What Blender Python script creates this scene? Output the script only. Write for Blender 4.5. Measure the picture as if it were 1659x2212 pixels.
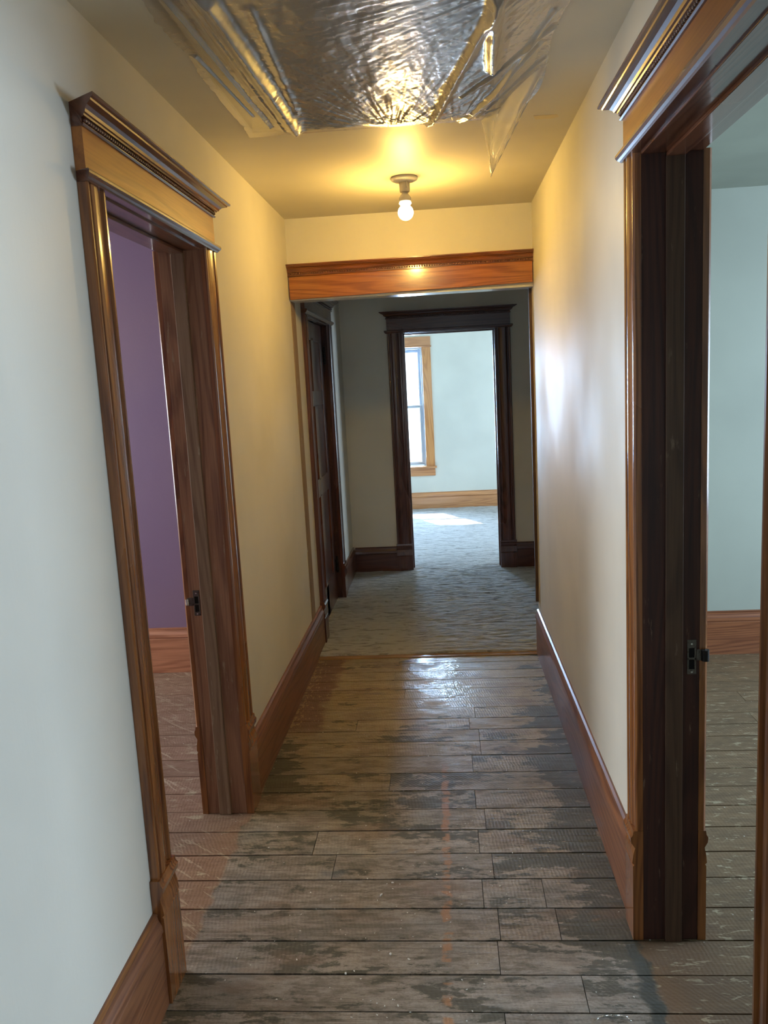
import bpy, bmesh, math, random
from mathutils import Vector, Matrix, noise
random.seed(7)
sc = bpy.context.scene
C = bpy.context.collection
for o in list(bpy.data.objects): bpy.data.objects.remove(o)

# ------------------------------------------------------------------ camera, sky, sun, daylight, exposure
W, H, YE, YF, YB = 1.304, 2.468, 4.53, 6.752, 10.035
cam_d = bpy.data.cameras.new('camera'); cam = bpy.data.objects.new('camera', cam_d); C.objects.link(cam)
yaw, pitch, roll, FPX = 0.0775, 0.1575, -0.0528, 1777.6
fwd = Vector((-math.sin(yaw)*math.cos(pitch), math.cos(yaw)*math.cos(pitch), -math.sin(pitch)))
rt = Vector((math.cos(yaw), math.sin(yaw), 0)); up = rt.cross(fwd)
R_ = rt*math.cos(roll)+up*math.sin(roll); U_ = -rt*math.sin(roll)+up*math.cos(roll)
cam.matrix_world = Matrix(((R_.x,U_.x,-fwd.x,0.802),(R_.y,U_.y,-fwd.y,0.0),(R_.z,U_.z,-fwd.z,1.59),(0,0,0,1)))
cam_d.sensor_fit = 'VERTICAL'; cam_d.sensor_height = 36; cam_d.lens = 36*FPX/2212; cam_d.clip_start = .02
sc.camera = cam
sc.view_settings.view_transform = 'Standard'; sc.view_settings.look = 'None'
sc.view_settings.gamma = 1; sc.view_settings.use_curve_mapping = False
sc.view_settings.exposure = 0.0
wd = bpy.data.worlds.new('sky'); sc.world = wd; wd.use_nodes = True
bg = wd.node_tree.nodes['Background']; bg.inputs[0].default_value = (.80,.90,1,1); bg.inputs[1].default_value = 4.0
sd = bpy.data.lights.new('sun','SUN'); sd.energy = 22; sd.angle = .009; sd.color = (1,.95,.86)
so = bpy.data.objects.new('sun', sd); C.objects.link(so)
so.rotation_euler = Vector((.36,-.70,-1)).to_track_quat('-Z','Y').to_euler()
def area(name, loc, dirv, sx, sy, e, col, spread=math.pi):
    l = bpy.data.lights.new(name,'AREA'); l.shape='RECTANGLE'; l.size=sx; l.size_y=sy; l.energy=e; l.color=col; l.spread=spread
    o = bpy.data.objects.new(name,l); C.objects.link(o); o.location=loc
    o.rotation_euler = Vector(dirv).to_track_quat('-Z','Z').to_euler(); return o
SKYC = (.72,.86,1.0)
area('daylight_far_window', (.27,YB+.30,1.25), (0,-1,0), .5, 1.3, 205, (.45,.68,1))
area('daylight_far_room_side_window', (3.42,8.5,1.3), (-1,0,0), 1.2, 1.4, 85, (.60,.79,1))
area('daylight_purple_room_window', (-3.32,3.05,1.35), (1,-.05,-.05), 2.3, 1.3, 170, (.86,.93,1))
area('daylight_right_room_window', (4.82,2.9,1.35), (-1,-.05,-.05), 1.5, 1.3, 225, (.60,.79,1))
area('daylight_hall_rear_window', (.65,-2.82,1.35), (0,1,-.1), .9, 1.2, 5, SKYC)

# ------------------------------------------------------------------ node helper
class NT:
    def __init__(s, name):
        s.m = bpy.data.materials.new(name); s.m.use_nodes = True; s.t = s.m.node_tree; s.t.nodes.clear()
        s.out = s.t.nodes.new('ShaderNodeOutputMaterial')
    def n(s, typ, **kw):
        nd = s.t.nodes.new('ShaderNode'+typ)
        ins = kw.pop('i', {})
        for k,v in kw.items(): setattr(nd,k,v)
        for k,v in ins.items(): s.put(nd.inputs[k], v)
        return nd
    def put(s, sock, v):
        if isinstance(v, bpy.types.NodeSocket): s.t.links.new(v, sock)
        elif isinstance(v,(tuple,list)) and len(v)==3 and sock.type=='RGBA': sock.default_value=(*v,1)
        else: sock.default_value = v
    def pos(s): return s.n('NewGeometry').outputs['Position']
    def xyz(s, v):
        q = s.n('SeparateXYZ', i={0:v}); return q.outputs[0],q.outputs[1],q.outputs[2]
    def scale(s, v, k, off=(0,0,0)):
        return s.n('Mapping', i={'Vector':v,'Scale':k,'Location':off}).outputs[0]
    def noise(s, v, sc_=1, det=3, rough=.5, dist=0):
        return s.n('TexNoise', i={'Vector':v,'Scale':sc_,'Detail':det,'Roughness':rough,'Distortion':dist}).outputs[0]
    def math(s, op, a, b=0, c=0, clamp=False):
        nd = s.n('Math', operation=op, use_clamp=clamp, i={0:a,1:b,2:c}); return nd.outputs[0]
    def smooth(s, v, a, b, lo=0, hi=1):
        nd = s.n('MapRange', interpolation_type='SMOOTHSTEP', i={0:v,1:a,2:b,3:lo,4:hi}); return nd.outputs[0]
    def mix(s, f, a, b, mode='MIX'):
        nd = s.n('Mix', data_type='RGBA', blend_type=mode); s.put(nd.inputs[0],f); s.put(nd.inputs[6],a); s.put(nd.inputs[7],b); return nd.outputs[2]
    def bump(s, h, st=.2, d=.01, nrm=None):
        i={'Height':h,'Strength':st,'Distance':d}
        if nrm: i['Normal']=nrm
        return s.n('Bump', i=i).outputs[0]
    def pr(s, **kw):
        nd = s.n('BsdfPrincipled'); 
        for k,v in kw.items(): s.put(nd.inputs[k.replace('_',' ')], v)
        s.t.links.new(nd.outputs[0], s.out.inputs[0]); return nd

def wood(name, axis, light, dark, rough=.28, coat=.6, rings=16, wear=0., wearcol=(.3,.2,.12), seed=0.):
    t = NT(name); p = t.pos()
    k = [7.,7.,7.]; k[axis] = .55
    f = [160.,160.,160.]; f[axis] = 5.
    a = t.noise(t.scale(p,k,(seed,seed*1.7,seed*.6)), 1, 1.5, .4, .2)
    rg = t.math('SINE', t.math('MULTIPLY', a, rings*6.28))
    rg = t.smooth(rg, -.4, 1.0)
    st = t.noise(t.scale(p,f), 1, 2, .6)
    blo = t.noise(t.scale(p,[2.5 if i!=axis else .8 for i in range(3)],(seed,3,1)), 1, 2)
    mx = t.math('ADD', t.math('MULTIPLY', rg, .55), t.math('MULTIPLY', t.smooth(st,.35,.7), .45), clamp=True)
    col = t.mix(mx, light, dark)
    col = t.mix(t.smooth(blo,.35,.75,0,.5), col, tuple(c*.55 for c in light))
    if wear:
        k2=[60.,60.,60.]; k2[axis]=9.
        w = t.noise(t.scale(p,k2), 1, 4, .65)
        col = t.mix(t.smooth(w, .66-wear*.06, .76-wear*.04, 0, .8), col, wearcol)
    n = t.bump(t.math('ADD', st, t.math('MULTIPLY', rg, .5)), .10, .002)
    t.pr(Base_Color=col, Roughness=t.smooth(blo,.2,.8,rough*.8,rough*1.3), Normal=n, Coat_Weight=coat, Coat_Roughness=.12)
    return t.m

def paint(name, col, rough=.45, bump=.25, streak=False, spec=.5, col2=None):
    t = NT(name); p = t.pos()
    a = t.noise(p, 1.6, 3, .5); b = t.noise(p, 130, 3, .6); c = t.noise(p, 9, 3, .5)
    if streak: c = t.math('MULTIPLY', c, .35)
    c2 = col2 or tuple(x*.9 for x in col)
    cc = t.mix(t.smooth(a,.35,.7), col, c2)
    marks = t.noise(t.scale(p,(3,3,40)), 1, 5, .7)
    cc = t.mix(t.smooth(marks,.72,.8,0,.25), cc, tuple(x*.6 for x in col))
    h = t.math('ADD', t.math('MULTIPLY', b, .25), c)
    if streak:
        s_ = t.noise(t.scale(p,(45,45,3.5)), 1, 3, .6); h = t.math('ADD', h, t.math('MULTIPLY', s_, .5))
    t.pr(Base_Color=cc, Roughness=t.smooth(a,.3,.7,rough*.9,rough*1.15), Normal=t.bump(h,bump,.004), Specular_IOR_Level=spec)
    return t.m

LT, DK = (.36,.135,.038), (.15,.045,.014)
M = {}
M['wood_z'] = wood('trim_wood_upright', 2, LT, DK, seed=.3)
M['wood_y'] = wood('trim_wood_along_hall', 1, LT, DK, seed=1.3)
M['wood_x'] = wood('trim_wood_across_hall', 0, (.42,.15,.035), (.19,.055,.014), rings=26, seed=2.1)
M['base_y'] = wood('baseboard_wood', 1, (.30,.12,.05), (.15,.05,.022), rough=.42, coat=.12, seed=3.3)
M['crown_shaded_x'] = wood('shade_darkened_crown_wood_across', 0, (.24,.075,.022), (.10,.03,.01), rough=.3, seed=3.9)  # header crown wood darkened; the colour stands in for shading of its lines
M['head_y'] = wood('head_board_wood', 1, (.46,.17,.032), (.30,.10,.02), rough=.38, coat=.2, rings=10, seed=1.9)
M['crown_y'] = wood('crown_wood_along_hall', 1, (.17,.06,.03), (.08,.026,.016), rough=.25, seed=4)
M['jamb_worn'] = wood('worn_jamb_wood', 2, (.42,.21,.11), (.20,.085,.045), rough=.55, coat=.1, wear=1, wearcol=(.42,.30,.19), seed=5)
M['jamb_dark'] = wood('dark_jamb_wood', 2, (.075,.022,.012), (.03,.008,.006), rough=.55, coat=0, wear=.5, wearcol=(.2,.12,.08), seed=6)
M['stop_dark'] = wood('dark_stop_wood', 2, (.11,.058,.032), (.06,.028,.016), rough=.6, coat=0, wear=.6, wearcol=(.25,.17,.11), seed=7)
M['stop_worn'] = wood('worn_stop_wood', 2, (.34,.22,.13), (.2,.11,.06), rough=.55, coat=0, wear=.9, wearcol=(.45,.36,.25), seed=8)
M['dark_x'] = wood('dark_trim_wood_across', 0, (.13,.045,.03), (.06,.02,.014), seed=9)
M['dark_z'] = wood('dark_trim_wood_upright', 2, (.13,.045,.03), (.06,.02,.014), seed=10)
M['dark_y'] = wood('dark_trim_wood_lengthwise', 1, (.16,.06,.03), (.08,.026,.014), seed=11)
M['door'] = wood('closed_door_wood', 2, (.16,.05,.024), (.07,.02,.012), seed=12)
M['oak_z'] = wood('light_oak_upright', 2, (.62,.30,.10), (.42,.17,.05), rough=.35, seed=13)
M['oak_x'] = wood('light_oak_across', 0, (.62,.30,.12), (.40,.16,.06), rough=.35, seed=14)
M['brown_x'] = wood('brown_baseboard_wood', 0, (.26,.095,.038), (.13,.04,.016), rough=.45, coat=.1, rings=22, seed=22)
M['red_x'] = wood('reddish_baseboard_wood', 0, (.46,.19,.095), (.26,.09,.04), rough=.45, coat=.1, rings=24, seed=21)
M['raw'] = wood('bare_wood', 2, (.38,.27,.18), (.24,.16,.10), rough=.8, coat=0, wear=1, wearcol=(.6,.55,.42), seed=15)
M['raw_x'] = wood('bare_threshold_wood', 0, (.42,.25,.10), (.25,.13,.05), rough=.5, coat=.1, seed=16)
M['cream'] = paint('cream_wall_paint', (.77,.74,.645), .56, .2, True, spec=.32)
M['ceil'] = paint('ceiling_paint', (.76,.71,.57), .5, .12)
M['mint'] = paint('pale_mint_wall_paint', (.66,.68,.62), .5, .12)
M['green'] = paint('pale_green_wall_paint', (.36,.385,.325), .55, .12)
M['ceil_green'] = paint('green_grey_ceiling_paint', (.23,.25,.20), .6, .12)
M['purple'] = paint('purple_wall_paint', (.185,.115,.185), .5, .3, col2=(.20,.12,.175))
M['white'] = paint('white_gloss_paint', (.75,.75,.72), .2, .4)
M['vinyl'] = paint('white_vinyl', (.42,.48,.56), .4, .02)
M['hatch'] = paint('dusty_hatch_board', (.20,.155,.115), .7, .5)
M['lath'] = paint('bare_lath', (.33,.2,.10), .7, .5)

def metal(name, col, rough):
    t = NT(name); n_ = t.noise(t.pos(), 180, 4, .7)
    t.pr(Base_Color=t.mix(t.smooth(n_,.5,.7), col, (.06,.04,.03)), Metallic=.8, Roughness=rough, Normal=t.bump(n_,.3,.001)); return t.m
M['iron'] = metal('aged_iron', (.16,.14,.12), .45)
M['black'] = metal('black_hinge_iron', (.03,.03,.03), .5)
M['bright'] = metal('bright_metal', (.8,.78,.72), .25)
t = NT('dark_hole'); t.pr(Base_Color=(.005,.004,.004), Roughness=.9); M['hole'] = t.m
t = NT('cream_porcelain'); t.pr(Base_Color=t.mix(t.noise(t.pos(),30,2),(.78,.72,.58),(.70,.64,.50)), Roughness=.25); M['porcelain'] = t.m
t = NT('glowing_bulb_glass'); e = t.n('Emission', i={0:(1,.80,.46,1),1:14.}); t.t.links.new(e.outputs[0], t.out.inputs[0]); M['bulb'] = t.m
t = NT('window_glass'); lw = t.n('MapRange', i={0:t.math('POWER', t.n('LayerWeight', i={0:.5}).outputs[1], 4.),3:.04,4:.7}); g = t.n('BsdfGlossy', i={'Roughness':.02}); tr = t.n('BsdfTransparent')
mxs = t.n('MixShader'); t.put(mxs.inputs[0], lw.outputs[0]); t.put(mxs.inputs[1], tr.outputs[0]); t.put(mxs.inputs[2], g.outputs[0]); t.t.links.new(mxs.outputs[0], t.out.inputs[0]); M['glass'] = t.m

# thin polythene: clear film that scatters a little and shines a lot
def film(name, haze, gloss):
    t = NT(name); p = t.pos()
    w = t.noise(t.scale(p,(70,34,70)), 1, 4, .6, .8)
    n_ = t.bump(w, .5, .0010)
    dif = t.n('BsdfDiffuse', i={0:(.72,.72,.70,1),'Normal':n_}); tl = t.n('BsdfTranslucent', i={0:(.7,.7,.68,1),'Normal':n_})
    a = t.n('MixShader', i={0:.35}); t.put(a.inputs[1],dif.outputs[0]); t.put(a.inputs[2],tl.outputs[0])
    b = t.n('MixShader', i={0:haze}); t.put(b.inputs[1], t.n('BsdfTransparent').outputs[0]); t.put(b.inputs[2], a.outputs[0])
    g = t.n('BsdfGlossy', i={0:(1,1,1,1),'Roughness':.27,'Normal':n_})
    f = t.n('LayerWeight', i={0:.35,'Normal':n_}).outputs[1]
    fc = t.math('ADD', t.math('MULTIPLY', f, .62), gloss, clamp=True)
    c = t.n('MixShader'); t.put(c.inputs[0], fc); t.put(c.inputs[1], b.outputs[0]); t.put(c.inputs[2], g.outputs[0])
    t.t.links.new(c.outputs[0], t.out.inputs[0]); return t.m
M['film'] = film('wrinkled_polythene', .50, .035)
M['film2'] = film('folded_polythene', .62, .08)

# ------------------------------------------------------------------ floor paint (worn, patchy boards)
def floor_mat():
    t = NT('worn_painted_floorboards'); p = t.pos(); x,y,z = t.xyz(p)
    rnd = t.n('Attribute', attribute_name='rnd').outputs['Fac']
    off = t.n('CombineXYZ', i={0:t.math('MULTIPLY',rnd,37.),1:0,2:t.math('MULTIPLY',rnd,11.)}).outputs[0]
    pv = t.n('VectorMath', operation='ADD', i={0:p,1:off}).outputs[0]
    grain = t.noise(t.scale(pv,(5,90,5)), 1, 4, .6)
    big = t.noise(t.scale(pv,(2.2,5,1)), 1, 5, .62)
    big2 = t.noise(t.scale(p,(3,4,1)), 1, 5, .65)
    mid = t.noise(t.scale(pv,(9,26,1),(5,2,0)), 1, 5, .7)
    fine = t.noise(p, 220, 3, .7)
    # hall boards: greige film, brown wood, dark green-black paint remains
    hall = t.mix(t.smooth(mid,.40,.62), (.40,.34,.285), (.21,.17,.13))
    hall = t.mix(t.smooth(big2,.45,.65,0,.6), hall, (.25,.245,.225))
    hall = t.mix(t.smooth(y,2.8,4.2,0,.85), hall, (.52,.42,.26))
    hall = t.mix(t.smooth(grain,.48,.68,0,.6), hall, (.12,.09,.065))
    g2 = t.noise(t.scale(pv,(40,150,5),(3,3,3)), 1, 5, .75)
    hall = t.mix(t.smooth(g2,.5,.66,0,.6), hall, (.13,.105,.08))
    hall = t.mix(t.smooth(g2,.44,.32,0,.45), hall, (.42,.36,.29))
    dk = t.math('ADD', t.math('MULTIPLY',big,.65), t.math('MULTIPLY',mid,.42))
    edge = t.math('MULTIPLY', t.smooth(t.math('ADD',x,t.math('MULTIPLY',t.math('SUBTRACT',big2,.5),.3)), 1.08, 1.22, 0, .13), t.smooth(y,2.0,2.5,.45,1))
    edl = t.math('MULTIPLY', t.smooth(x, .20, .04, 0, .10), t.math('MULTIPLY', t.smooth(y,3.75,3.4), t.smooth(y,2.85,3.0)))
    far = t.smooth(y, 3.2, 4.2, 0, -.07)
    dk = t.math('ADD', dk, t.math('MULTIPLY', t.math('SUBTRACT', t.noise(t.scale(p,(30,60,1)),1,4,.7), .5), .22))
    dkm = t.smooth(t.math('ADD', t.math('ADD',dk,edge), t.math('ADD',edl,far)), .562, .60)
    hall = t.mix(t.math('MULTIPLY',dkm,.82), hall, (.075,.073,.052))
    hall = t.mix(t.math('MULTIPLY', t.smooth(y,2.3,2.8), t.smooth(big,.35,.6,.5,1)), hall, t.mix(1., hall, (1.,.95,.76), 'MULTIPLY'))
    hall = t.mix(t.smooth(t.noise(t.scale(p,(2.5,6,1),(9,3,0)),1,4,.6),.55,.66,0,.5), hall, (.23,.15,.10))
    # red-brown paint remains beside the left baseboard at the far end
    rb = t.math('MULTIPLY', t.smooth(t.math('ADD', x, t.math('MULTIPLY',t.math('SUBTRACT',big2,.5),.35)), .20,.16), t.smooth(y,3.5,3.65))
    hall = t.mix(t.math('MULTIPLY',rb,.85), hall, (.19,.095,.06))
    pe = t.noise(t.scale(p,(60,25,1)), 1, 4, .6)
    hall = t.mix(t.math('MULTIPLY', rb, t.smooth(t.math('ADD',pe,t.smooth(x,.12,.02,0,.1)),.60,.66)), hall, (.42,.30,.15))
    # orange drips in one line, little orange patches
    wx = t.math('ADD', x, t.math('MULTIPLY', t.math('SUBTRACT', t.noise(t.scale(p,(0,14,0)),1,3,.6), .5), .05))
    dd = t.math('ABSOLUTE', t.math('SUBTRACT', wx, .752))
    om = t.math('MULTIPLY', t.smooth(dd,.018,.008), t.smooth(t.noise(t.scale(p,(6,13,1),(2,9,0)),1,3,.6), .47,.55))
    om = t.math('MULTIPLY', om, t.smooth(y,3.3,3.1))
    hall = t.mix(t.math('MULTIPLY',om,.85), hall, (.46,.23,.11))
    bl = t.noise(t.scale(p,(3.5,7,1),(8,1,0)), 1, 3, .6)
    hall = t.mix(t.smooth(bl,.68,.74,0,.5), hall, (.34,.19,.09))
    hall = t.mix(t.smooth(t.noise(t.scale(p,(4,8,1),(1,12,0)),1,3,.5),.66,.72,0,.45), hall, (.13,.15,.17))
    # red-brown scuffed floor of the purple room
    L = t.mix(t.smooth(mid,.4,.65), (.33,.205,.13), (.26,.15,.09))
    ed = t.noise(t.scale(p,(9,22,1),(4,4,4)), 1, 6, .75)
    L = t.mix(t.smooth(ed,.55,.63,0,.75), L, (.56,.47,.31))
    scr = t.noise(t.scale(t.n('Mapping', i={'Vector':p,'Rotation':(0,0,.7)}).outputs[0],(4,45,1)), 1, 3, .6, 1.2)
    L = t.mix(t.smooth(scr,.60,.65,0,.75), L, (.56,.44,.30))
    # olive floor of the right room, browner by the doorway
    Rr = t.mix(t.smooth(mid,.4,.65), (.195,.12,.062), (.15,.095,.05))
    Rr = t.mix(t.smooth(t.math('ADD',x,t.math('MULTIPLY',big2,.3)),1.72,1.50,0,.9), Rr, (.20,.125,.075))
    sc2 = t.noise(t.scale(p,(16,50,1),(7,7,7)), 1, 4, .65, .8)
    Rr = t.mix(t.smooth(sc2,.58,.63,0,.85), Rr, (.42,.34,.22))
    wob = t.math('ADD', x, t.math('MULTIPLY', t.math('SUBTRACT', t.noise(p, 9, 4, .6), .5), .10))
    col = t.mix(t.smooth(wob,.02,.0), hall, L)
    col = t.mix(t.smooth(wob,1.285,1.30), col, Rr)
    # dark green paint line where the two colours meet
    col = t.mix(t.math('MULTIPLY', t.smooth(t.math('ABSOLUTE',t.math('SUBTRACT',wob,1.275)),.03,.012), t.smooth(y,2.2,2.1)), col, (.07,.075,.065))
    vo = t.n('TexVoronoi', i={'Vector':p,'Scale':34.}); vd = vo.outputs['Distance']; vc = t.xyz(vo.outputs['Color'])[0]
    sp = t.math('MULTIPLY', t.smooth(vd,.10,.06), t.smooth(vc,.86,.88))
    col = t.mix(t.math('MULTIPLY',sp,.9), col, (.75,.73,.68))
    col = t.mix(t.smooth(fine,.3,.75,0,.25), col, (.06,.05,.04))
    col = t.mix(.35, col, t.mix(rnd, (.55,.55,.55), (1,1,1)), 'MULTIPLY')
    saw = t.n('TexWave', wave_type='RINGS', rings_direction='Z', i={'Vector':t.scale(pv,(1,1,0)),'Scale':26.,'Distortion':4.,'Detail':3.}).outputs['Fac']
    h = t.math('ADD', t.math('ADD', t.math('MULTIPLY',mid,1.2), grain), t.math('MULTIPLY', saw, .18))
    # glossy varnish spills in front of the carpet
    gx = t.math('MULTIPLY', t.smooth(t.math('ABSOLUTE',t.math('SUBTRACT',x,.70)),.30,.08), t.smooth(y,3.65,4.1))
    gl = t.math('MULTIPLY', gx, t.smooth(big2,.42,.55))
    ro = t.math('SUBTRACT', t.smooth(mid,.3,.7,.42,.62), t.math('MULTIPLY', gl, .32))
    hb_ = t.math('ADD', h, t.math('MULTIPLY', gl, t.math('MULTIPLY', t.noise(t.scale(p,(30,45,1)),1,3,.6,.8), 3.)))
    t.pr(Base_Color=col, Roughness=ro, Normal=t.bump(hb_,.5,.004), Specular_IOR_Level=.45, Coat_Weight=t.math('MULTIPLY',gl,.8), Coat_Roughness=.1)
    return t.m
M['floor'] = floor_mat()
t = NT('grey_blue_carpet'); p = t.pos()
a = t.noise(t.scale(p,(7,44,7)), 1, 4, .6, 1.2); b = t.noise(p, 350, 2, .6)
cc = t.mix(t.smooth(a,.36,.50), (.33,.33,.325), (.68,.69,.69)); cc = t.mix(t.smooth(b,.3,.7,0,.3), cc, (.34,.32,.28))
t.pr(Base_Color=cc, Roughness=.95, Specular_IOR_Level=.1, Normal=t.bump(t.math('ADD',a,t.math('MULTIPLY',b,.2)),1.,.03), Sheen_Weight=.2); M['carpet'] = t.m

# ------------------------------------------------------------------ mesh helpers
def box(bm, x0,x1,y0,y1,z0,z1, mi=0):
    v=[bm.verts.new((x,y,z)) for x in (x0,x1) for y in (y0,y1) for z in (z0,z1)]
    for f in ((0,1,3,2),(4,6,7,5),(0,4,5,1),(2,3,7,6),(0,2,6,4),(1,5,7,3)):
        bm.faces.new([v[i] for i in f]).material_index=mi
def build(name, bm, mats, parent=None, smooth=False, bev=0):
    bmesh.ops.recalc_face_normals(bm, faces=bm.faces)
    me=bpy.data.meshes.new(name); bm.to_mesh(me); bm.free()
    if not isinstance(mats,(list,tuple)): mats=[mats]
    for m in mats: me.materials.append(m)
    o=bpy.data.objects.new(name,me); C.objects.link(o); o.parent=parent
    if smooth:
        for p_ in me.polygons: p_.use_smooth=True
    if bev:
        b=o.modifiers.new('bevel','BEVEL'); b.width=bev; b.segments=2; b.limit_method='ANGLE'; b.angle_limit=.7
    return o
def boxes(name, mats, bl, parent=None, bev=0):
    bm=bmesh.new()
    for b in bl: box(bm,*b)
    return build(name,bm,mats,parent,bev=bev)
def empty(name, loc, parent=None):
    o=bpy.data.objects.new(name,None); C.objects.link(o); o.empty_display_size=.1; o.parent=parent
    o.location=(0,0,0); return o
def structure(o): o['kind']='structure'; return o
def prism(name, prof, ends, F, mat, parent, axis='a', smooth=False):
    """profile points (p,q) swept; ends = function (p,q)->(s0,s1); F(s,p,q)->xyz"""
    bm=bmesh.new(); A=[];B=[]
    for p_,q in prof:
        s0,s1=ends(p_,q); A.append(bm.verts.new(F(s0,p_,q))); B.append(bm.verts.new(F(s1,p_,q)))
    n=len(prof)
    for i in range(n): bm.faces.new([A[i],A[(i+1)%n],B[(i+1)%n],B[i]])
    bm.faces.new(A); bm.faces.new(list(reversed(B)))
    return build(name,bm,mat,parent)
def lathe(name, prof, cx, cy, mat, parent, n=40, F=None):
    bm=bmesh.new(); rings=[]
    for r,z in prof:
        rings.append([bm.verts.new((cx+max(r,1e-4)*math.cos(2*math.pi*i/n), cy+max(r,1e-4)*math.sin(2*math.pi*i/n), z)) for i in range(n)])
    for a,b in zip(rings,rings[1:]):
        for i in range(n): bm.faces.new([a[i],a[(i+1)%n],b[(i+1)%n],b[i]])
    bm.faces.new(rings[0]); bm.faces.new(rings[-1])
    return build(name,bm,mat,parent,smooth=True)

CAS = [(0,0),(0,.015),(.005,.020),(.013,.020),(.018,.013),(.028,.013),(.040,.0175),(.052,.021),(.066,.0235),(.078,.0235),(.088,.021),(.092,.015),(.097,.015),(.101,.022),(.111,.024),(.115,.020),(.115,0)]
CROWN = [(0,0),(.032,0),(.036,.004),(.036,.007),(.029,.010),(.029,.024),(.040,.026),(.042,.031),(.047,.033),(.050,.041),(.058,.049),(.068,.053),(.074,.055),(.076,.060),(.083,.062),(.086,.066),(.086,.072),(0,.072)]
CAP = [(0,0),(.028,0),(.031,.004),(.036,.008),(.040,.014),(.040,.020),(.037,.024),(0,.024)]
def bb_prof(h, th=.02):   # (protrusion, z)
    return [(0,0),(th,0),(th,h-.062),(th-.003,h-.058),(th+.004,h-.052),(th+.002,h-.036),(th-.006,h-.020),(th-.008,h-.010),(th-.006,h-.004),(.006,h),(0,h)]

def surround(root, F, a0, a1, zo, m, plinth=.35, cw=.113, depth=.148, zf=None, zc=None, crown_h=1., stop=.045, over=True, back=True, ends=(True,True), ejut=0):
    """doorway trim. F(a,v,z): a along the wall, v out of the wall"""
    zcap=zo+.005; zh0=zcap+.024; zh1=zf or zo+.125
    for e,(ai,s) in enumerate(((a0,-1),(a1,1))):
        if not ends[e]: continue
        prism('casing',[(u*cw/.115,v) for u,v in CAS], lambda p_,q:(plinth-.001,zcap), lambda z,u,v,ai=ai,s=s:F(ai+s*u,v,z), m['leg'], root)
        # plinth block: carved top lip above a plain block
        pp=[(0,0),(.028,0),(.028,plinth-.105),(.024,plinth-.10),(.030,plinth-.095),(.027,plinth-.07),(.022,plinth-.05),(.032,plinth-.035),(.034,plinth-.02),(.028,plinth-.012),(.026,plinth),(0,plinth)]
        prism('plinth_block',pp,lambda p_,q:(0-.002,cw+.008),lambda a,v,z,ai=ai,s=s:F(ai+s*a,v,z),m['plinth'],root)
    A0=a0-cw if ends[0] else a0; A1=a1+cw if ends[1] else a1
    j=lambda p_,b=.02:(A0-max(0,p_-b) if over else A0, A1+max(0,p_-b) if over else A1)
    prism('cap_strip',CAP,lambda p_,q:j(p_,.018),lambda a,v,z:F(a,v,zcap+z),m['crown'],root)
    prism('head_board',[(0,zh0),(.024,zh0),(.024,zh1),(0,zh1)],lambda p_,q:(A0,A1),lambda a,v,z:F(a,v,z),m['head'],root)
    cr=prism('crown_molding',[(u*.9,w*crown_h) for u,w in CROWN],lambda p_,q:j(p_,.024),lambda a,v,z:F(a,v,zh1+z),m['crown'],root)
    # row of turned beads under the crown
    bm=bmesh.new(); n=int((A1-A0)/.0125)
    for i in range(n):
        a=A0+.006+i*(A1-A0-.012)/(n-1)
        bmesh.ops.create_icosphere(bm,subdivisions=1,radius=.0062,matrix=Matrix.Translation(F(a,.0305,zh1+.017*crown_h)))
    build('bead_molding',bm,m['crown'],root,smooth=True)
    # jamb lining with its stop strips
    jt=.02
    def FB(bm,aa,bb,v0,v1,z0,z1):
        P=F(aa,v0,z0); Q=F(bb,v1,z1)
        box(bm,min(P[0],Q[0]),max(P[0],Q[0]),min(P[1],Q[1]),max(P[1],Q[1]),min(P[2],Q[2]),max(P[2],Q[2]))
    for e,(ai,s) in enumerate(((a0,-1),(a1,1))):
        if not ends[e]: continue
        bm=bmesh.new(); FB(bm,ai,ai+s*jt,-depth,0,0,zo+jt); jb=build('jamb',bm,m['jamb'],root,bev=.0015)
        bm=bmesh.new(); FB(bm,ai,ai-s*.010,-depth+.045,-depth+.045+stop,0,zo); build('door_stop',bm,m['stop'],root,bev=.002)
        if back:
            prism('rear_casing',[(u*cw/.115,v) for u,v in CAS], lambda p_,q:(plinth,zcap), lambda z,u,v,ai=ai,s=s:F(ai+s*u,-depth-v,z), m['leg'], root)
            prism('rear_plinth_block',pp,lambda p_,q:(-.002,cw+.008),lambda a,v,z,ai=ai,s=s:F(ai+s*a,-depth-v*.8,z),m['plinth'],root)
    bm=bmesh.new(); FB(bm,a0,a1,-depth,0,zo,zo+jt); build('head_jamb',bm,m['jambh'],root,bev=.0015)
    bm=bmesh.new(); FB(bm,a0,a1,-depth+.045,-depth+.045+stop,zo-.010,zo); build('head_stop',bm,m['jambh'],root,bev=.002)

FL=lambda a,v,z:(v,a,z)
FR=lambda a,v,z:(W-v,a,z)
FF=lambda a,v,z:(a,YF-v,z)

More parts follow.
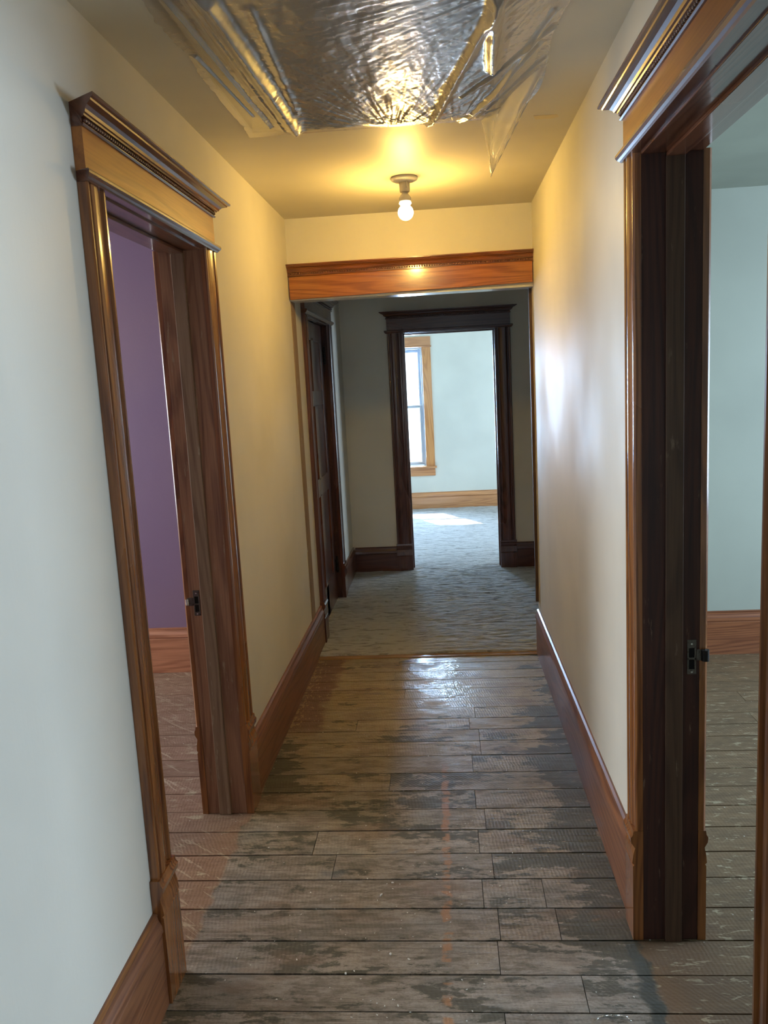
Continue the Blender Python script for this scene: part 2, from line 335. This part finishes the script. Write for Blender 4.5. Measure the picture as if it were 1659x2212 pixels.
# ------------------------------------------------------------------ the rooms
T=.148
XL, XR = -3.1, 4.6           # outer walls of the two side rooms
D1=(2.012,2.856,2.064); D2=(1.288,2.141,2.098); D4=(4.985,5.925,2.0); D3=(.502,1.233,1.958)
j=.02
def wallset(name, mats, bl): return structure(boxes(name, mats, bl))
o=wallset('wall_left',[M['cream'],M['purple'],M['mint']],[
 (-T,0,-2.6,D1[0]-j,0,H),(-T,0,D1[1]+j,D4[0]-j,0,H),(-T,0,D4[1]+j,YF,0,H),(-T,0,D1[0]-j,D1[1]+j,D1[2]+j,H),(-T,0,D4[0]-j,D4[1]+j,D4[2]+j,H)])
for p_ in o.data.polygons:
    if p_.normal.x<-.9: p_.material_index=1
o=wallset('wall_right',[M['cream'],M['mint']],[
 (W,W+T,-2.6,D2[0]-j,0,H),(W,W+T,D2[1]+j,4.64,0,H),(W,W+T,D2[0]-j,D2[1]+j,D2[2]+j,H)])
for p_ in o.data.polygons:
    if p_.normal.x>.9: p_.material_index=1
wallset('wall_header',[M['cream']],[(0,W+T,YE,4.66,2.056,H)])
wallset('wall_far',[M['cream'],M['mint']],[(-T,D3[0]-j,YF,YF+.15,0,H),(D3[1]+j,3.4,YF,YF+.15,0,H),(D3[0]-j,D3[1]+j,YF,YF+.15,D3[2]+j,H)])
o=bpy.data.objects['wall_far']
for p_ in o.data.polygons:
    if p_.normal.y>.9: p_.material_index=1
wallset('wall_hall_right_end',[M['cream']],[(3.4,3.5,4.64,YF+.15,0,H)])
def wall_hole_x(name, mat, x0,x1,y0,y1,wy0,wy1,wz0,wz1):   # wall facing x with a window hole
    return wallset(name,[mat],[(x0,x1,y0,wy0,0,H),(x0,x1,wy1,y1,0,H),(x0,x1,wy0,wy1,0,wz0),(x0,x1,wy0,wy1,wz1,H)])
def wall_hole_y(name, mat, y0,y1,x0,x1,wx0,wx1,wz0,wz1):
    return wallset(name,[mat],[(x0,wx0,y0,y1,0,H),(wx1,x1,y0,y1,0,H),(wx0,wx1,y0,y1,0,wz0),(wx0,wx1,y0,y1,wz1,H)])
wall_hole_x('wall_purple_room_side',M['purple'],XL-.15,XL,.6,4.6,1.85,4.2,.7,2.0)
wallset('wall_purple_room_far',[M['purple']],[(XL,-T,4.45,4.60,0,H)])
wallset('wall_purple_room_near',[M['purple']],[(XL,-T,.45,.60,0,H)])
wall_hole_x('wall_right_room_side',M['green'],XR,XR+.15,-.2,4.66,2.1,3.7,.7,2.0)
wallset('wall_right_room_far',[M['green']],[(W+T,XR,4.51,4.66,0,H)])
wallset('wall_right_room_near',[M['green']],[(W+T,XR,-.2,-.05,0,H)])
wall_hole_y('wall_hall_rear',M['cream'],-2.75,-2.6,-T,W+T,.2,1.1,.75,1.95)
GX0,GX1=-.02,.575       # far window opening
wall_hole_y('wall_far_room_end',M['mint'],YB,YB+.12,-1.6,3.2,GX0,GX1,.545,1.965)
wallset('wall_far_room_left',[M['mint']],[(-1.75,-1.6,YF+.15,YB+.12,0,H)])
wallset('wall_closet',[M['cream']],[(-1.75,-T,YF,YF+.15,0,H),(-1.2,-1.1,4.6,YF,0,H)])
wall_hole_x('wall_far_room_right',M['mint'],3.2,3.35,YF+.15,YB+.12,7.9,9.1,.65,2.0)
# ceiling with the hatch hole and its lining
HX0,HX1,HY0,HY1=.178,1.02,1.25,3.01
bm=bmesh.new()
for b in [(-3.3,HX0,-2.8,10.2),(HX1,W+T/2,-2.8,10.2),(W+T/2,4.8,4.58,10.2),(HX0,HX1,-2.8,HY0),(HX0,HX1,HY1,10.2)]: box(bm,b[0],b[1],b[2],b[3],H,H+.12,0)
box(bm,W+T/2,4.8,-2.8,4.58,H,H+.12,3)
for b in [(HX0-.02,HX0,HY0,HY1,H+.01,H+.16,2),(HX1,HX1+.02,HY0,HY1,H+.01,H+.16,2),(HX0,HX1,HY0-.02,HY0,H+.01,H+.16,2),(HX0,HX1,HY1,HY1+.02,H+.01,H+.16,2)]: box(bm,*b)
box(bm,HX0-.02,HX1+.02,HY0-.02,HY1+.02,H+.16,H+.19,1)
for i in range(8): box(bm,HX0+.085*i+.012,HX0+.085*i+.085,HY0,HY1,H+.148,H+.16,1)
structure(build('ceiling',bm,[M['ceil'],M['hatch'],M['lath'],M['ceil_green']]))
# floor: individual boards across the hall over a dark subfloor
ed=[4.60,4.474,4.345,4.215,4.085,3.955,3.83,3.70,3.575,3.452,3.31,3.157,3.01,2.87,2.725,2.575,2.431,2.283,2.136,2.0,1.867]
y_=1.867
while y_>-2.6: y_-=.14; ed.append(y_)
bm=bmesh.new(); lay=bm.faces.layers.float.new('rnd')
for k in range(len(ed)-1):
    y1,y0=ed[k],ed[k+1]; cuts=[XL]
    if 1.5<y1<4.0:
        if k%2==0 or random.random()<.35: cuts.append(.895+random.choice([0,0,.01,-.03]))
        if random.random()<.3: cuts.append(random.uniform(.25,.6))
        if random.random()<.25: cuts.append(1.08+random.uniform(-.03,.03))
    else: cuts.append(random.uniform(.2,1.1))
    cuts += [-1.3+random.uniform(-.5,.5), 2.6+random.uniform(-.6,.6), XR]
    cuts.sort()
    for a,b in zip(cuts,cuts[1:]):
        n0=len(bm.faces); zt=-random.random()*.0012; g=.0016+random.random()*.0020
        dy=random.uniform(-.001,.001)
        box(bm,a+.0010,b-.0010,y0+g+dy,y1-g,-.02,zt); bm.faces.ensure_lookup_table(); r=random.random()
        for f in bm.faces[n0:]: f[lay]=r; f.material_index=0
n0=len(bm.faces); box(bm,XL-.1,XR+.1,-2.7,4.60,-.06,-.021); box(bm,-1.9,3.5,4.60,YB+.1,-.06,-.005); bm.faces.ensure_lookup_table()
for f in bm.faces[n0:]: f.material_index=1
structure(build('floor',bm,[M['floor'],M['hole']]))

# ------------------------------------------------------------------ doorways and trim
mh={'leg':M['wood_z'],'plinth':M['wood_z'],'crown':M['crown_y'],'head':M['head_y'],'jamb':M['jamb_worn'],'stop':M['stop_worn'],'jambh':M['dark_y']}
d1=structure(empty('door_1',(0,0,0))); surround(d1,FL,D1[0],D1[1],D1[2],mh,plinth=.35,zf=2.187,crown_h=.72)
mr=dict(mh); mr['jamb']=M['jamb_dark']; mr['stop']=M['stop_dark']
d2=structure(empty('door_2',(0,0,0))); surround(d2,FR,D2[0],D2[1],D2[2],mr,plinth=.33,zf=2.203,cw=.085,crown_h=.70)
mf={'leg':M['dark_z'],'plinth':M['dark_z'],'crown':M['dark_x'],'head':M['dark_x'],'jamb':M['dark_z'],'stop':M['dark_z'],'jambh':M['dark_x']}
d3=structure(empty('door_3',(0,0,0))); surround(d3,FF,D3[0],D3[1],D3[2],mf,plinth=.24,cw=.125,zf=2.075,crown_h=.8)
m4={'leg':M['dark_z'],'plinth':M['dark_z'],'crown':M['dark_y'],'head':M['dark_y'],'jamb':M['jamb_dark'],'stop':M['dark_z'],'jambh':M['dark_y']}
d4=structure(empty('door_4',(0,0,0))); surround(d4,FL,D4[0],D4[1],D4[2],m4,plinth=.27,cw=.115,zf=2.10,back=False)
# strike plates
def strike(root, x, y, z, sgn, tongue):
    bm=bmesh.new()
    w=.012
    for b in [(x-w,x+w,z+.022,z+.045),(x-w,x+w,z-.050,z-.036),(x-w,x-w+.005,z-.036,z+.022),(x+w-.005,x+w,z-.036,z+.022),(x-w,x+w,z-.010,z-.004)]:
        box(bm,b[0],b[1],y-.003,y-.0005,b[2],b[3])
    box(bm,min(x-sgn*w,x-sgn*.034),max(x-sgn*w,x-sgn*.034),y-.004,y-.001,z-.012,z+.018)
    o=build('strike_plate',bm,M['iron'],root,bev=.001)
    bm=bmesh.new(); box(bm,x-w+.004,x+w-.004,y-.0012,y-.0002,z-.038,z+.024); build('latch_hole',bm,M['hole'],o)
    bm=bmesh.new(); m_=Matrix.Translation((x-sgn*.034,y-.006,z+.003))
    bmesh.ops.create_cone(bm,cap_ends=True,segments=20,radius1=.006 if tongue else .010,radius2=.006 if tongue else .010,depth=.022 if tongue else .030,matrix=m_)
    build('latch_lip',bm,M['bright'] if tongue else M['black'],o,smooth=False)
    for dz in (.034,-.043):
        bm=bmesh.new(); bmesh.ops.create_cone(bm,cap_ends=True,segments=14,radius1=.0035,radius2=.0028,depth=.002,matrix=Matrix.Translation((x,y-.0038,z+dz))@Matrix.Rotation(math.pi/2,4,'X'))
        build('screw',bm,M['bright'],o)
strike(d1,-.121,D1[1],.83,1,True)
strike(d2,1.431,D2[1],.83,-1,False)
# closed panelled door in the far left doorway
xl=-.035
bm=bmesh.new()
y0,y1=D4[0]+.003,D4[1]-.003; zt=D4[2]-.003
for b in [(y0,y0+.115,.005,zt),(y1-.115,y1,.005,zt),(y0+.115,y1-.115,zt-.12,zt),(y0+.115,y1-.115,.005,.23),(y0+.115,y1-.115,.85,.97),(y0+.115,y1-.115,1.45,1.55),((y0+y1)/2-.05,(y0+y1)/2+.05,.02,.86),((y0+y1)/2-.05,(y0+y1)/2+.05,.96,1.46),((y0+y1)/2-.05,(y0+y1)/2+.05,1.54,zt-.1)]:
    box(bm,xl-.035,xl,b[0],b[1],b[2],b[3])
box(bm,xl-.026,xl-.012,y0+.1,y1-.1,.1,zt-.1)
leaf=build('door_leaf',bm,M['door'],d4,bev=.003)
for zz in (1.79,.27):
    bm=bmesh.new()
    box(bm,xl-.001,xl+.003,y1-.035,y1+.002,zz-.045,zz+.045)
    for q in range(3): bmesh.ops.create_cone(bm,cap_ends=True,segments=14,radius1=.010,radius2=.010,depth=.028,matrix=Matrix.Translation((xl+.010,y1,zz-.031+q*.031)))
    bmesh.ops.create_uvsphere(bm,u_segments=10,v_segments=8,radius=.009,matrix=Matrix.Translation((xl+.010,y1,zz+.054)))
    bmesh.ops.create_uvsphere(bm,u_segments=10,v_segments=8,radius=.009,matrix=Matrix.Translation((xl+.010,y1,zz-.054)))
    build('hinge',bm,M['black'],leaf)

# header board over the opening
t1=structure(empty('trim_1',(0,0,0)))
bm=bmesh.new()
v=[bm.verts.new(q) for q in [(.006,YE-.024,2.047),(W-.004,YE-.024,2.064),(W-.004,YE-.024,2.172),(.006,YE-.024,2.165),(.006,YE,2.047),(W-.004,YE,2.064),(W-.004,YE,2.172),(.006,YE,2.165)]]
for f in ((0,1,2,3),(4,7,6,5),(0,4,5,1),(3,2,6,7),(0,3,7,4),(1,5,6,2)): bm.faces.new([v[i] for i in f])
build('head_board',bm,M['wood_x'],t1,bev=.002)
prism('crown_molding',[(u*.62,w*.85) for u,w in CROWN],lambda p_,q:(0,W),lambda a,v_,z:(a,YE-v_,2.167+z),M['crown_shaded_x'],t1)
bm=bmesh.new()
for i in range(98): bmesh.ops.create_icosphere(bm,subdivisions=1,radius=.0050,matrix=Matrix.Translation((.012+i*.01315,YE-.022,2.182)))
build('bead_molding',bm,M['crown_shaded_x'],t1,smooth=True)
structure(boxes('trim_2',M['white'],[(0,W,YE+.004,4.655,2.043,2.0555)],bev=.002))
# scars of the removed door frame on both side walls
structure(boxes('trim_3',M['raw'],[(0,.004,4.545,4.66,.25,2.045)]))
structure(boxes('trim_4',M['stop_dark'],[(W-.016,W,4.615,4.64,.30,2.05),(W,W+T,4.64,4.652,0,2.05)]))
structure(boxes('trim_5',M['raw_x'],[(.01,W-.01,4.575,4.625,-.004,.005)],bev=.002))
# baseboards
def bbrun(name, F, a0,a1,h,mat,th=.02):
    return structure(prism(name,bb_prof(h,th),lambda p_,q:(a0,a1),lambda a,v_,z:F(a,v_,z),mat,None))
bbrun('baseboard_left_near',FL,-2.6,D1[0]-.122,.262,M['base_y'])
bbrun('baseboard_left_middle',FL,D1[1]+.122,4.862,.250,M['base_y'])
bbrun('baseboard_left_far',FL,6.05,YF,.225,M['dark_y'])
bbrun('baseboard_right_near',FR,-2.6,D2[0]-.094,.25,M['base_y'])
bbrun('baseboard_right_middle',FR,D2[1]+.094,4.60,.262,M['base_y'])
bbrun('baseboard_far_left',FF,.02,.368,.22,M['dark_x'])
bbrun('baseboard_far_right',FF,1.368,3.4,.22,M['dark_x'])
bbrun('baseboard_purple_room',lambda a,v_,z:(a,4.45-v_,z),XL,-T,.262,M['red_x'])
bbrun('baseboard_right_room',lambda a,v_,z:(a,4.51-v_,z),W+T,XR,.245,M['brown_x'])
bbrun('baseboard_far_room',lambda a,v_,z:(a,YB-v_,z),-1.6,3.2,.215,M['oak_x'])
bbrun('baseboard_rear',lambda a,v_,z:(a,-2.6+v_,z),0,W,.25,M['wood_x'])

# ------------------------------------------------------------------ windows
def window_y(name, x0,x1,z0,z1,yw,mats,depth=.12,casw=.105,headh=.125):
    """window in a wall facing -y; opening x0..x1, z0..z1"""
    r=structure(empty(name,(0,0,0)))
    FW=lambda a,v_,z:(a,yw-v_,z)
    for ai,s in ((x0,-1),(x1,1)):
        boxes('casing',mats[1],[(min(ai,ai+s*casw),max(ai,ai+s*casw),yw-.02,yw,z0-.005,z1)],r,bev=.002)
    boxes('head_casing',mats[0],[(x0-casw-.004,x1+casw+.004,yw-.024,yw,z1+.018,z1+headh)],r,bev=.002)
    prism('cap_strip',[(u*.8,w*.7) for u,w in CAP],lambda p_,q:(x0-casw-p_*.4,x1+casw+p_*.4),lambda a,v_,z:(a,yw-v_,z1+z),mats[0],r)
    boxes('window_stool',mats[0],[(x0-casw-.02,x1+casw+.02,yw-.05,yw+.03,z0-.03,z0-.005)],r,bev=.004)
    boxes('apron',mats[0],[(x0-casw,x1+casw,yw-.02,yw,z0-.125,z0-.03)],r,bev=.004)
    fr=boxes('window_frame',M['vinyl'],[(x0,x0+.02,yw+.02,yw+.11,z0-.005,z1),(x1-.02,x1,yw+.02,yw+.11,z0-.005,z1),(x0+.02,x1-.02,yw+.02,yw+.11,z1-.02,z1),(x0+.02,x1-.02,yw+.02,yw+.11,z0-.005,z0+.012)],r,bev=.003)
    zm=z0+(z1-z0)*.505; a=.036
    for nm,za,zb,ys in (('upper_sash',zm-.02,z1-.02,yw+.075),('lower_sash',z0+.012,zm+.02,yw+.045)):
        s_=boxes(nm,M['vinyl'],[(x0+.02,x0+.02+a,ys,ys+.03,za,zb),(x1-.02-a,x1-.02,ys,ys+.03,za,zb),(x0+.02+a,x1-.02-a,ys,ys+.03,za,za+a),(x0+.02+a,x1-.02-a,ys,ys+.03,zb-a,zb)],r,bev=.004)
        boxes('pane',M['glass'],[(x0+.02+a,x1-.02-a,ys+.012,ys+.016,za+a,zb-a)],s_)
    return r
window_y('window_1',GX0,GX1,.545,1.965,YB,(M['oak_x'],M['oak_z']))
def window_frame_x(name,x0,x1,y0,y1,z0,z1):
    r=structure(empty(name,(0,0,0))); zm=(z0+z1)/2; xm=(x0+x1)/2
    boxes('window_frame',M['vinyl'],[(xm-.03,xm+.03,y0,y0+.05,z0,z1),(xm-.03,xm+.03,y1-.05,y1,z0,z1),(xm-.03,xm+.03,y0+.05,y1-.05,z1-.05,z1),(xm-.03,xm+.03,y0+.05,y1-.05,z0,z0+.05),(xm-.03,xm+.03,y0+.05,y1-.05,zm-.025,zm+.025)],r)
    boxes('pane',M['glass'],[(xm-.002,xm+.002,y0+.05,y1-.05,z0+.05,zm-.025),(xm-.002,xm+.002,y0+.05,y1-.05,zm+.025,z1-.05)],r)
window_frame_x('window_2',XL-.15,XL,1.85,4.2,.7,2.0)
window_frame_x('window_3',XR,XR+.15,2.1,3.7,.7,2.0)
window_frame_x('window_4',3.2,3.35,7.9,9.1,.65,2.0)
r=structure(empty('window_5',(0,0,0)))
boxes('window_frame',M['vinyl'],[(.2,.25,-2.7,-2.65,.75,1.95),(1.05,1.1,-2.7,-2.65,.75,1.95),(.25,1.05,-2.7,-2.65,1.9,1.95),(.25,1.05,-2.7,-2.65,.75,.8),(.25,1.05,-2.7,-2.65,1.33,1.37)],r)
boxes('pane',M['glass'],[(.25,1.05,-2.677,-2.673,.8,1.33),(.25,1.05,-2.677,-2.673,1.37,1.9)],r)

# ------------------------------------------------------------------ objects
def tag(o,label,cat,group=None,kind=None):
    o['label']=label; o['category']=cat
    if group: o['group']=group
    if kind: o['kind']=kind
    return o
# carpet: ridged pile beyond the boards, running on into the far room
bm=bmesh.new()
def chh(x,y):
    r=noise.noise(Vector((x*7,y*34,.3)))*.5+noise.noise(Vector((x*16,y*70,2.)))*.35
    return .015+.011*r+.004*noise.noise(Vector((x*2,y*2,5)))
def grid(x0,x1,y0,y1,nx,ny,base=True):
    g=[[None]*(nx+1) for _ in range(ny+1)]
    for j_ in range(ny+1):
        for i in range(nx+1):
            x=x0+(x1-x0)*i/nx; y=y0+(y1-y0)*j_/ny
            if base and j_==0: y+= .006*noise.noise(Vector((x*30,0,0)))+ .004*noise.noise(Vector((x*5,1,0)))
            g[j_][i]=bm.verts.new((x,y,chh(x,y)))
    for j_ in range(ny):
        for i in range(nx): bm.faces.new([g[j_][i],g[j_][i+1],g[j_+1][i+1],g[j_+1][i]])
    if base:
        lo=[bm.verts.new((v_.co.x,v_.co.y+.004,.0)) for v_ in g[0]]
        for i in range(nx): bm.faces.new([lo[i],lo[i+1],g[0][i+1],g[0][i]])
grid(-.034,0,4.99,5.92,3,90,False); grid(.0,1.56,4.62,YF,200,300); grid(1.56,3.4,4.66,YF,40,60,False)
grid(D3[0],D3[1],YF,YF+.15,70,16,False); grid(-1.59,3.19,YF+.15,YB-.005,330,220,False)
tag(build('carpet',bm,M['carpet'],None,smooth=True),'grey ridged pile carpet starting at the header and running through the far doorway','carpet')

# bare bulb in its ceiling lampholder
LX,LY=.673,3.80
lamp=empty('ceiling_light',(0,0,0))
tag(lamp,'round porcelain ceiling lampholder with a glowing bare bulb, beyond the plastic sheet','ceiling light')
lathe('base',[(.0001,H),(.058,H),(.060,H-.006),(.057,H-.012),(.045,H-.018),(.030,H-.020),(.024,H-.022)],LX,LY,M['porcelain'],lamp)
lathe('socket',[(.0235,H-.018),(.0225,H-.056),(.021,H-.062),(.0150,H-.062)],LX,LY,M['porcelain'],lamp)
bm=bmesh.new(); bmesh.ops.create_cone(bm,cap_ends=True,segments=12,radius1=.004,radius2=.004,depth=.03,matrix=Matrix.Translation((LX+.010,LY-.024,H-.032)))
build('pull_chain_spout',bm,M['porcelain'],lamp)
zb=H-.060
bulb=lathe('bulb_base',[(.0135,zb),(.0135,zb-.010),(.018,zb-.014),(.026,zb-.026),(.027,zb-.040),(.022,zb-.043)],LX,LY,M['porcelain'],lamp)
prof=[(.010,zb-.041),(.026,zb-.045),(.0275,zb-.050),(.021,zb-.058)]
for k in range(13):
    a=math.pi*(.16+.84*k/12); prof.append((.0345*math.sin(a), zb-.088+.034*math.cos(a)))
lathe('bulb_glass',prof,LX,LY,M['bulb'],lamp)
pl=bpy.data.lights.new('bulb_light','POINT'); pl.energy=20; pl.color=(1,.61,.14); pl.shadow_soft_size=.034
po=bpy.data.objects.new('bulb_light',pl); C.objects.link(po); po.location=(LX,LY,zb-.135)

# plastic sheet stapled over the ceiling hatch
def lerp(a,b,t_): return a+(b-a)*t_
def edgeL(y): return .162+.016*noise.noise(Vector((y*5,0,0)))+.006*noise.noise(Vector((y*30,0,3)))
def edgeR(y): return 1.135+.02*noise.noise(Vector((y*4,7,0)))-(.09*max(0,(y-2.75)/.3)**1.3)
def ridge(x,y,ax,ay,bx,by,w):
    dx,dy=bx-ax,by-ay; L=dx*dx+dy*dy; t_=((x-ax)*dx+(y-ay)*dy)/L; t_=max(0,min(1,t_))
    d=math.hypot(x-ax-t_*dx,y-ay-t_*dy); return math.exp(-(d/w)**2)
STP=[(.655,3.04),(.70,3.04),(.86,3.05),(.31,3.03),(.50,3.035)]
def sheet_z(x,y,u,v_):
    s=.004
    ins=max(0,min(1,(x-.20)/.12))*max(0,min(1,(1.10-x)/.12))*max(0,min(1,(3.03-y)/.10))
    s+=.022*ins
    w=0
    for k,(px,py,am,fr) in enumerate(((.665,3.06,1.,1.),(.88,3.07,.55,1.3),(.31,3.05,.35,1.2),(1.16,1.9,.5,1.5))):
        r=math.hypot(x-px,y-py); th=math.atan2(x-px,py-y+.001); fa=math.exp(-r/.55)*min(1,r/.04)*am
        w+=fa*(.0050*noise.noise(Vector((th*9*fr,r*3.2,k*5.)))+.0034*noise.noise(Vector((th*24*fr,r*6,k*5.+2)))+.0016*noise.noise(Vector((th*60*fr,r*12,k*5.+3))))
    w+=.0016*noise.noise(Vector((x*10+y*4,y*4,1)))+.0007*noise.noise(Vector((x*45+y*18,y*30,2)))+.0004*noise.noise(Vector((x*90,y*70,4)))
    s+=w*(.25+.75*ins)
    s+=.022*ridge(x,y,.345,2.93,.315,1.95,.022)+.010*ridge(x,y,.262,2.9,.215,1.9,.008)+.006*ridge(x,y,.305,2.95,.262,1.8,.009)+.006*ridge(x,y,.225,2.8,.185,2.3,.006)+.004*ridge(x,y,.38,2.75,.40,2.0,.012)+.004*noise.noise(Vector((x*20,y*6,8)))*ridge(x,y,.32,2.95,.28,1.9,.07)
    s+=.016*ridge(x,y,.79,3.02,.97,2.05,.012)
    s+=.011*ridge(x,y,.90,3.02,1.10,2.40,.009)+.007*ridge(x,y,.97,2.85,1.12,2.2,.008)+.008*ridge(x,y,.90,2.72,1.13,2.3,.008)+.005*ridge(x,y,.95,2.95,1.13,2.5,.005)
    s+=.018*ridge(x,y,.98,2.5,.95,1.9,.016)
    # right border lifts away towards the loose corner
    rr=max(0,(x-.98)/.16)*max(0,(y-2.3)/.7); s+=.035*rr*rr
    return H-max(.002,s)
bm=bmesh.new(); NX,NY=300,460; g=[]
for jj in range(NY+1):
    row=[]
    for ii in range(NX+1):
        u=ii/NX; v_=jj/NY; y=lerp(1.15,3.045,v_); x=lerp(edgeL(y),edgeR(y),u)
        yy=y+(.006*noise.noise(Vector((x*9,0,9))) if jj==NY else 0)
        row.append(bm.verts.new((x,yy,sheet_z(x,y,u,v_))))
    g.append(row)
for jj in range(NY):
    for ii in range(NX): bm.faces.new([g[jj][ii],g[jj][ii+1],g[jj+1][ii+1],g[jj+1][ii]])
sheet=build('plastic_sheet',bm,M['film'],None,smooth=True)
tag(sheet,'wrinkled clear plastic sheet stapled over the ceiling opening, one corner hanging loose','plastic sheet')
# loose corner with folded hem
bm=bmesh.new(); P0=Vector((.975,3.045,H-.006)); P1=Vector((1.135,2.50,H-.010)); TIP=Vector((1.010,3.16,2.315)); N=60; rows=[]
for a in range(N+1):
    t_=a/N; A=P0.lerp(TIP,t_); B=P1.lerp(TIP,t_); row=[]
    for b in range(N+1):
        q=A.lerp(B,b/N); wv=.010*math.sin(b/N*9+t_*3)*(1-t_)+.006*noise.noise(q*14)
        edge_=.012*math.exp(-((b/N-.93)/.05)**2)
        row.append(bm.verts.new(q+Vector((wv,-wv*.5,-edge_))))
    rows.append(row)
for a in range(N):
    for b in range(N): bm.faces.new([rows[a][b],rows[a][b+1],rows[a+1][b+1],rows[a+1][b]])
# hem: narrow second layer along the long edge
for side in (0,1):
    prev=None
    for a in range(N+1):
        t_=a/N; e0=(P1 if side else P0).lerp(TIP,t_); w_=.030*(1-t_*.5) if side else .012
        inn=e0+((P0 if side else P1).lerp(TIP,t_)-e0).normalized()*w_ if t_<.985 else e0
        c=(bm.verts.new(e0+Vector((.002,-.004,-.010))),bm.verts.new(inn+Vector((0,-.006,-.016+.003*math.sin(a*.7)))))
        if prev: bm.faces.new([prev[0],prev[1],c[1],c[0]])
        prev=c
build('loose_corner',bm,M['film2'],sheet,smooth=True)
for k,(sx,sy) in enumerate(STP+[(.22,2.45),(1.13,2.3)]):
    boxes('staple',M['bright'],[(sx-.006,sx+.006,sy-.0006,sy+.0006,H-.004,H-.0015)],sheet)

# paint flake patch on the ceiling, nail in the far wall
t6=boxes('masking_tape',M['raw'],[(0,.001,0,.001,0,.001)]); bpy.data.objects.remove(t6)
bm=bmesh.new(); pts=[(1.155,3.055),(1.235,3.06),(1.245,3.085),(1.225,3.10),(1.165,3.095)]
v0=[bm.verts.new((x,y,H-.0015)) for x,y in pts]; v1=[bm.verts.new((x,y,H)) for x,y in pts]
bm.faces.new(v0)
for i in range(5): bm.faces.new([v0[i],v0[(i+1)%5],v1[(i+1)%5],v1[i]])
t=NT('bare_yellow_plaster'); t.pr(Base_Color=(.78,.66,.40),Roughness=.7); M['plaster']=t.m
tag(build('tape_scrap',bm,M['plaster'],None),'small yellowish scrap of tape stuck on the ceiling right of the plastic sheet','tape')
nail=bmesh.new(); bmesh.ops.create_cone(nail,cap_ends=True,segments=12,radius1=.003,radius2=.003,depth=.03,matrix=Matrix.Translation((2.181,4.497,1.754))@Matrix.Rotation(math.pi/2,4,'X'))
bmesh.ops.create_cone(nail,cap_ends=True,segments=12,radius1=.007,radius2=.007,depth=.003,matrix=Matrix.Translation((2.181,4.483,1.754))@Matrix.Rotation(math.pi/2,4,'X'))
tag(build('nail',nail,M['black'],None),'small dark nail in the pale wall of the right-hand room','nail')
# bent wire on the boards
bm=bmesh.new(); pts=[(1.118,1.838),(1.128,1.850),(1.150,1.856),(1.178,1.856),(1.196,1.851),(1.203,1.838)]
for (ax,ay),(bx,by) in zip(pts,pts[1:]):
    d_=Vector((bx-ax,by-ay,0)); m_=Matrix.Translation(((ax+bx)/2,(ay+by)/2,.003))@d_.to_track_quat('Z','Y').to_matrix().to_4x4()
    bmesh.ops.create_cone(bm,cap_ends=True,segments=8,radius1=.0012,radius2=.0012,depth=d_.length+.002,matrix=m_)
tag(build('bent_wire',bm,M['bright'],None,smooth=True),'thin bent white wire lying on the floorboards at the front edge','wire')
# countless paint and plaster crumbs on the boards
t=NT('pale_crumbs'); t.pr(Base_Color=(.8,.78,.72),Roughness=.8); M['crumb']=t.m
bm=bmesh.new()
for i in range(260):
    x=random.gauss(.70,.30); y=1.75+random.random()**1.3*2.4
    if not(.05<x<1.25): continue
    s=random.uniform(.0008,.0022)*(2.0 if random.random()<.06 else 1)
    m_=Matrix.Translation((x,y,s*.5))@Matrix.Rotation(random.random()*6,4,'Z')@Matrix.Diagonal((s*random.uniform(1,2.4),s,s*.7,1))
    bmesh.ops.create_icosphere(bm,subdivisions=1,radius=1,matrix=m_)
tag(build('plaster_crumbs',bm,M['crumb'],None),'tiny pale plaster crumbs scattered over the hall floorboards','debris',kind='stuff')
